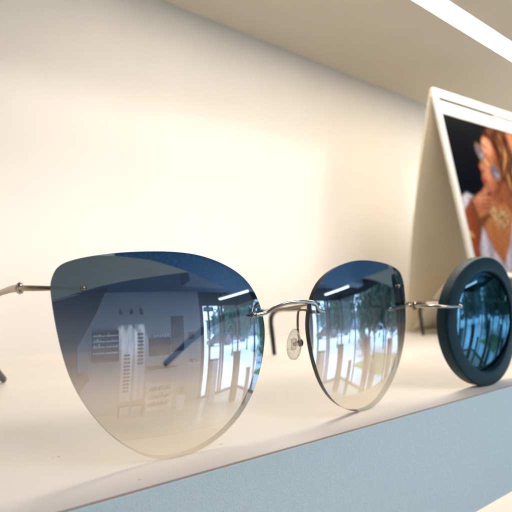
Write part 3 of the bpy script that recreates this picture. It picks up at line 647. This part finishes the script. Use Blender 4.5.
for x in (410, 980): B(x, x+30, RY+60, RY+300, FZ, FZ+299).build('leg', M['dark'], t)
# display plinths in the window
pl = [(2980, -3950, 110, 700, 'white'), (3560, -3450, 105, 850, 'brown'), (3700, -2980, 60, 480, 'brown'), (3950, -2250, 115, 1020, 'brown'), (4000, -1900, 130, 520, 'brown'), (4150, -1150, 110, 980, 'dark'), (4200, -800, 130, 700, 'brown')]
wd = ['short', 'tall', 'slim', 'broad', 'square', 'low', 'narrow', 'plain', 'upright', 'compact']
for i, (x, y, w, h, c) in enumerate(pl):
    h += 380
    t = thing('display_plinth', (x, y, FZ), '%s %s display plinth before the shop window, number of steps from the door: %s' % (wd[i], c, ['none','one','two','three','four','five','six','seven','eight','nine'][i]), 'plinth', 'display plinths in the shop window')
    mt = {'white': M['white_paint'], 'brown': M['brown'], 'dark': M['dark']}[c]
    B(x-w, x+w, y-w*.7, y+w*.7, FZ, FZ+h, b=6).build('body', mt, t); B(x-w-12, x+w+12, y-w*.7-12, y+w*.7+12, FZ+h+.5, FZ+h+28, b=5).build('top', M['dark'] if c != 'white' else M['brown'], t)
# outside: trees, cars, far hedge
def tree(i, x, y, h, r, label, conifer=False, leaves=1500, trunk_h=None):
    z = FZ-20; t = thing('street_tree', (x, y, z), label, 'tree', 'trees along the street'); th = trunk_h or h*.45
    m = MB(); m.tube([(x, y, z), (x+60, y, z+th*.5), (x, y+40, z+th), (x, y, z+h*.8)], [h*.028, h*.022, h*.018, h*.006], 9)
    for k in range(5):
        a = k*1.3+i; m.tube([(x, y, z+th*(.8+.1*k)), (x+r*.4*cos(a), y+r*.4*sin(a), z+th+r*.35), (x+r*.75*cos(a), y+r*.75*sin(a), z+th+r*.6)], [h*.012, h*.008, h*.003], 6)
    m.build('trunk', M['bark'], t)
    m = MB(); rnd = random.Random(i); cl = []
    for k in range(16):
        if conifer: zz = rnd.uniform(.12, 1); rr = r*(1-zz)**.7*.8; a = rnd.uniform(0, 6.28); cl.append((x+rr*.6*cos(a), y+rr*.6*sin(a), z+h*zz, max(rr*.8, r*.25)))
        else: a = rnd.uniform(0, 6.28); q = rnd.uniform(.1, .8); cl.append((x+r*q*cos(a), y+r*q*sin(a), z+th+(h-th)*rnd.uniform(.1, .95), r*rnd.uniform(.28, .45)))
    for k in range(leaves):
        cx_, cy_, cz_, cr = cl[rnd.randrange(len(cl))]; v = Vector((rnd.gauss(0, 1), rnd.gauss(0, 1), rnd.gauss(0, .8))); v = v.normalized()*cr*rnd.uniform(.5, 1.05); p = Vector((cx_, cy_, cz_))+v
        a = Vector((rnd.gauss(0, 1), rnd.gauss(0, 1), rnd.gauss(0, 1))).normalized(); b = a.orthogonal().normalized(); s2 = r*rnd.uniform(.035, .075)
        m.add([p-a*s2, p+b*s2*.6, p+a*s2, p-b*s2*.6], [(0, 1, 2, 3)], mi=k % 2)
    m.keep = True; m.build('crown', [M['foliage2'], M['foliage3']] if conifer else [M['foliage'], M['foliage2']], t)
M['foliage3'] = pbr('conifer_green', (.06, .15, .06), .7)
M['foliage2'] = pbr('tree_foliage_light', (.035, .075, .035), .7)
def polar(az, d): return (150+d*sin(radians(az)), 118-d*cos(radians(az)))
x, y = polar(55.5, 10500); tree(1, x, y, 2450, 950, 'bushy small conifer on the pavement outside the shop window', True, 2600, 300)
specs = [(42, 14000, 4200, 1700, 'dark leafy street tree seen past the shop door frame'), (48, 17000, 5000, 2100, 'broad street tree behind the parked cars'), (62, 9500, 4300, 1700, 'street tree overhanging the lawn, right of the conifer'), (68, 12500, 5200, 2200, 'tall dark tree with a bare lower trunk beyond the lawn'), (74, 8200, 4000, 1500, 'near street tree toward the shop corner'), (80, 11000, 5000, 2000, 'far right street tree outside the last window pane'), (58.5, 20000, 6000, 2600, 'most distant tree across the street'), (87, 9000, 4400, 1700, 'tree past the corner of the shop')]
for i, (az, d, h, r, lab) in enumerate(specs): x, y = polar(az, d); tree(i+2, x, y, h*.8, r*1.15, lab, False, 2600, h*.30)
x, y = polar(66, 8500); structure(B(x-1500, x+2600, y-1800, y+900, FZ-20, FZ-12).build('lawn', pbr('lawn_green', (.16, .26, .07), .9, noise=.3, nscale=6), loc=(x, y, FZ)))
def car(x, y, rz, col, lab):
    t = thing('parked_car', (x, y, FZ-20), lab, 'car', 'cars parked in the street'); c, s = cos(rz), sin(rz); z = FZ-20
    def W_(p): return (x+p[0]*c-p[1]*s, y+p[0]*s+p[1]*c, z+p[2])
    prof = [(-2100, 300), (-2120, 750), (-1500, 900), (-900, 1420), (700, 1430), (1350, 920), (2050, 780), (2100, 300)]
    def ext(prof, w, dz=0):
        m = MB(); n = len(prof); vs = [W_((a, -w, b)) for a, b in prof]+[W_((a, w, b)) for a, b in prof]
        m.add(vs, [tuple(range(n)), tuple(range(2*n-1, n-1, -1))]+[(i, (i+1) % n, n+(i+1) % n, n+i) for i in range(n)]); return m
    ext(prof, 850).build('body', col, t)
    ext([(-1300, 930), (-860, 1370), (660, 1380), (1180, 940)], 858).build('window', M['dark'], t)
    for a in (-1350, 1350):
        for b in (-860, 860): MB().cyl(W_((a, b-40, 320)), W_((a, b+40, 320)), 320).build('wheel', M['black_plastic'], t)
    for b in (-600, 600): MB().ball(W_((-2120, b, 700)), 60, 60, 60).build('tail_light', pbr('red_lamp', (.6, .03, .03), .3), t)
x, y = polar(37, 24000); car(x, y, .4, pbr('car_paint_maroon', (.10, .02, .025), .2, coat=1), 'dark maroon car parked in the street seen through the shop door')
x, y = polar(43.5, 27000); car(x, y, .5, pbr('car_paint_grey', (.12, .14, .17), .2, coat=1), 'dark grey car parked across the street')
x, y = polar(64, 30000); car(x, y, .9, pbr('car_paint_blue', (.5, .6, .7), .2, coat=1), 'pale blue car parked far behind the trees')
for i, (az, d, w_, h_, lab) in enumerate(((40, 34000, 9000, 3600, 'low dark building across the street behind the shop door'), (53, 40000, 8000, 3300, 'long low grey building behind the conifer'), (66, 36000, 10000, 4200, 'broad dark building across the street beyond the lawn'), (80, 33000, 9000, 4600, 'tallest dark building at the far right of the street'))):
    x, y = polar(az, d); t = thing('street_building', (x, y, FZ), lab, 'building', 'buildings across the street'); dd = Vector((cos(radians(az)), sin(radians(az)), 0)); nn_ = Vector((-sin(radians(az)), cos(radians(az)), 0)); z0 = Vector((x, y, FZ-20))
    m = MB(); slab(m, z0, -w_/2, w_/2, 0, h_, dd, Vector((0, 0, 1)), nn_, -3000, 0); m.build('wall', pbr('building_wall%d' % i, [(.09, .10, .11), (.16, .17, .18), (.08, .09, .09), (.12, .11, .11)][i], .8, noise=.2, nscale=1), t)
    m = MB(); slab(m, z0+Vector((0, 0, h_)), -w_/2-300, w_/2+300, 1, 180, dd, Vector((0, 0, 1)), nn_, -3200, 300); m.build('roof', M['dark'], t)
    for k in range(6):
        m = MB(); q = -w_/2+w_*(k+.3)/6; slab(m, z0, q, q+w_*.09, 900, 2300, dd, Vector((0, 0, 1)), nn_, 2, 30); m.build('window', M['glass_blue'], t)
# made-up overhead panels, shaped to mirror as grey and blue lens-top zones
ca = thing('aisle_canopy', (1000, -450, 265), 'flat grey canopy panel with blue leatherette strip above the aisle', 'canopy')
def flat(name, P, z0, z1, mat, par):
    m = MB(); n = len(P); m.add([(a, b, z0) for a, b in P]+[(a, b, z1) for a, b in P], [tuple(range(n)), tuple(range(2*n-1, n-1, -1))]+[(i, (i+1) % n, n+(i+1) % n, n+i) for i in range(n)]); return m.build(name, mat, par)
M['canopy_grey'] = pbr('canopy_grey', (.62, .57, .44), .6, noise=.04, nscale=10)
def mirrored_blue():
    m, nt, out = new_mat('sparkling_blue_leatherette'); b = N(nt, 'ShaderNodeBsdfPrincipled'); b.inputs['Roughness'].default_value = .5
    tc = N(nt, 'ShaderNodeTexCoord'); n = N(nt, 'ShaderNodeTexNoise'); n.inputs['Scale'].default_value = 75; n.inputs['Detail'].default_value = 6; n.inputs['Roughness'].default_value = .75; nt.links.new(tc.outputs['Object'], n.inputs['Vector'])
    nt.links.new(ramp(nt, n.outputs['Fac'], [(.35, (.02, .09, .22)), (.58, (.06, .21, .46)), (.70, (.40, .58, .85))]), b.inputs['Base Color'])  # sparkle put into the colour as pale blue speckles
    nt.links.new(b.outputs[0], out.inputs['Surface']); return m
M['canopy_blue'] = mirrored_blue()
flat('grey_panel', [(-400, -1060), (-223, -899), (39, -665), (163, -584), (400, -468), (205, -369), (92, -340), (-400, -280)], 265, 285, M['canopy_grey'], ca)
flat('blue_panel', [(92.5, -339.5), (205, -368.5), (400.5, -468), (638, -596), (992, -790), (1102, -458), (1327, -107), (1200, -60), (600, -260), (92.5, -300)], 265, 285, M['canopy_blue'], ca)
flat('grey_panel', [(1102.5, -457.5), (1241, -430), (1655, -391), (2933, -275), (2933, -60), (1328, -60), (1328, -107)], 265, 285, M['canopy_grey'], ca)
for (x, y) in ((-300, -600), (700, -400), (2500, -180)): MB().cyl((x, y, 285), (x, y, CZ), 5).build('suspension_rod', M['alu'], ca)

# ------------------------------------------------------------------ photographer with phone (seen only as a dark shape in the left lens)
yaw = radians(50.4); pit = radians(3.02)
F0 = Vector((cos(yaw), sin(yaw), 0)); Rv = Vector((sin(yaw), -cos(yaw), 0)); Fv = F0*cos(pit)+Vector((0, 0, 1))*sin(pit); Uv = -F0*sin(pit)+Vector((0, 0, 1))*cos(pit)
CAM = Vector((0, 0, 47))
def CP(r, u, f): return CAM+Rv*r+Uv*u+Fv*f
ph = thing('phone', CP(20, -20, -9)[:], 'dark phone held up in front of the glasses, reflected in the left lens', 'phone')
m = MB(); quad = [Vector((38, 12)), Vector((-15, 12)), Vector((-15, -120)), Vector((38, -120))]
def cslab(mb, quad, f0, f1):
    n = len(quad); mb.add([CP(q[0], q[1], f0) for q in quad]+[CP(q[0], q[1], f1) for q in quad], [tuple(range(n)), tuple(range(2*n-1, n-1, -1))]+[(i, (i+1) % n, n+(i+1) % n, n+i) for i in range(n)]); return mb
cslab(m, quad, -6, -13).build('phone_body', pbr('phone_black', (.012, .013, .016), .35), ph)
cslab(MB(), [(q.x*.92+1, q.y*.92-3) for q in quad], -13.4, -13.8).build('screen', pbr('screen_dim', (.02, .02, .03), .1), ph)
cslab(MB(), [(-90, -22), (-16, 13), (20, 28), (89, 52), (68, 16), (41, -23), (38.5, -60), (-90, -80)], -14.5, -17).build('folio_cover', pbr('folio_navy', (.015, .02, .035), .6), ph)  # invented flap, shaped to mirror as the dark patch in the left lens

def skinfig(name, verts, edges, rad, mat, parent, sub=2, root=0):
    o_ = Vector(parent['_o']) if parent is not None else Vector(verts[root])
    me = bpy.data.meshes.new(name); me.from_pydata([((Vector(v)-o_)*MM)[:] for v in verts], edges, []); me.materials.append(mat)
    o = bpy.data.objects.new(name, me); COL.objects.link(o); o['_o'] = tuple(o_)
    if parent is not None: o.parent = parent
    else: o.location = o_*MM
    md = o.modifiers.new('skin', 'SKIN'); md.use_smooth_shade = True
    for i, r in enumerate(rad):
        sv = me.skin_vertices[0].data[i]; rr_ = r if isinstance(r, tuple) else (r, r); sv.radius = (rr_[0]*MM, rr_[1]*MM); sv.use_root = (i == root)
    s2 = o.modifiers.new('sub', 'SUBSURF'); s2.levels = sub; s2.render_levels = sub; return o
pr = thing('person', (-330, -520, FZ), 'person in dark clothes and gloves holding up the phone, reflected in the left lens', 'person')
skin_m = pbr('skin', (.42, .24, .16), .5); cloth = pbr('dark_jacket', (.03, .03, .035), .85, noise=.2, nscale=60)
hd = CP(30, -42, -16)   # hand under the phone corner
V = [(-330, -560, -560), (-330, -565, -330), (-320, -560, -150), (-300, -520, -70), (-285, -480, 50), (-280, -470, 140),
     (-170, -600, -150), tuple(CP(55, -400, -150)), tuple(CP(28, -170, -60)), tuple(CP(34, -110, -30)),
     (-490, -520, -150), (-480, -400, -400), (-300, -260, -230),
     (-250, -600, -640), (-240, -590, -1000), (-240, -600, -1360), (-235, -500, -1375),
     (-410, -540, -640), (-415, -530, -1000), (-420, -540, -1360), (-410, -440, -1375)]
E_ = [(0, 1), (1, 2), (2, 3), (3, 4), (4, 5), (2, 6), (6, 7), (7, 8), (8, 9), (2, 10), (10, 11), (11, 12), (0, 13), (13, 14), (14, 15), (15, 16), (0, 17), (17, 18), (18, 19), (19, 20)]
Rd = [(130, 95), (125, 90), (120, 85), 48, 78, 66, 80, 82, 50, 34, 58, 46, 32, 80, 55, 38, 36, 80, 55, 38, 36]
bd_ = skinfig('body', V, E_, Rd, cloth, pr)
# five fingers, curled round the phone's lower corner
hv = [tuple(CP(34, -112, -30)), tuple(CP(22, -92, -26))]; he = [(0, 1)]; hr = [24, (26, 14)]
for k, L_ in enumerate((30, 34, 33, 26)):
    b0 = len(hv); bx_ = 2+13*k
    hv += [tuple(CP(bx_, -78, -27)), tuple(CP(bx_+4, -78+L_*.5, -25)), tuple(CP(bx_+12, -78+L_*.9, -20)), tuple(CP(bx_+18, -78+L_, -18-2*0))]
    hr += [10, 8.5, 7.5, 6]; he += [(1, b0), (b0, b0+1), (b0+1, b0+2), (b0+2, b0+3)]
b0 = len(hv); hv += [tuple(CP(-2, -96, -24)), tuple(CP(-22, -84, -16)), tuple(CP(-25, -62, -8))]; hr += [13, 10.5, 8]; he += [(1, b0), (b0, b0+1), (b0+1, b0+2)]
skinfig('hand', hv, he, hr, pbr('dark_glove', (.02, .02, .022), .8), pr)  # hand coloured dark so its reflection stays a plain silhouette
m = MB(); hc = Vector((-282, -475, 80)); m.ball(hc, 80, 98, 118, nu=28, nv=18); m.build('head', skin_m, pr)
hh = [o for o in COL.objects if o.name == 'head' and o.parent == pr][0]
for nm, mm_, items in (('hair', pbr('dark_hair', (.03, .02, .015), .7), [((hc.x, hc.y-22, hc.z+22), 90, 100, 112)]), ('nose', skin_m, [((hc.x+8, hc.y+98, hc.z-8), 11, 16, 18)]),
                       ('eyes', M['dark'], [((hc.x-26, hc.y+84, hc.z+14), 10, 8, 6), ((hc.x+34, hc.y+84, hc.z+14), 10, 8, 6)]), ('mouth', pbr('lips', (.35, .12, .1), .5), [((hc.x+5, hc.y+84, hc.z-48), 22, 8, 6)]), ('ears', skin_m, [((hc.x-82, hc.y, hc.z), 8, 18, 28), ((hc.x+82, hc.y, hc.z), 8, 18, 28)])):
    mq = MB()
    for it in items: mq.ball(*it)
    mq.build(nm, mm_, hh)

# ------------------------------------------------------------------ light
w = bpy.data.worlds.new('World'); sc.world = w; w.use_nodes = True
bg = w.node_tree.nodes['Background']; bg.inputs['Color'].default_value = (.58, .80, 1.0, 1); bg.inputs['Strength'].default_value = 8.5
def area(name, loc, target, sx, sy, e, col, portal=False, shape='RECTANGLE'):
    L = bpy.data.lights.new(name, 'AREA'); L.shape = shape; L.size = sx; L.size_y = sy; L.energy = e; L.color = col
    o = bpy.data.objects.new(name, L); COL.objects.link(o); o.location = loc
    o.rotation_euler = (Vector(target)-Vector(loc)).to_track_quat('-Z', 'Y').to_euler()
    if portal: L.cycles.is_portal = True
    return o
area('window_portal', (4.58, -1.85, -.34), (0, -1.85, -.34), 4.9, 2.1, 1, (1, 1, 1), True)
area('door_portal', (3.6, -4.42, -.34), (3.6, 0, -.34), 1.8, 2.1, 1, (1, 1, 1), True)
area('ceiling_panel_light', (1.22, -1.85, 1.08), (.4, .3, .1), .7, .45, 52, (1, .90, .84))  # unseen lamp, placed so the card stand shades the wall
area('ceiling_panel_light', (.45, -.95, 1.09), (.3, 0, 0), 1.1, .5, 24, (1, .95, .92))  # unseen fill lamp, added to brighten the shelf and its blue edge

# ------------------------------------------------------------------ camera
cam = bpy.data.cameras.new('Camera'); co = bpy.data.objects.new('Camera', cam); COL.objects.link(co); sc.camera = co
co.location = CAM*MM
co.rotation_euler = Matrix((Rv, Uv, -Fv)).transposed().to_euler()
cam.sensor_width = 36; cam.lens = 36; cam.clip_start = .004; cam.clip_end = 200
cam.dof.use_dof = True; cam.dof.focus_distance = .150; cam.dof.aperture_fstop = 21
sc.view_settings.view_transform = 'Standard'; sc.view_settings.look = 'None'; sc.view_settings.exposure = 0
sc.render.engine = 'CYCLES'; sc.cycles.use_denoising = True
sc.cycles.max_bounces = 10; sc.cycles.transparent_max_bounces = 24; sc.cycles.glossy_bounces = 5; sc.cycles.diffuse_bounces = 4; sc.cycles.caustics_reflective = False
sc.cycles.sample_clamp_indirect = 4
for o in COL.objects:
    if '_o' in o.keys(): del o['_o']
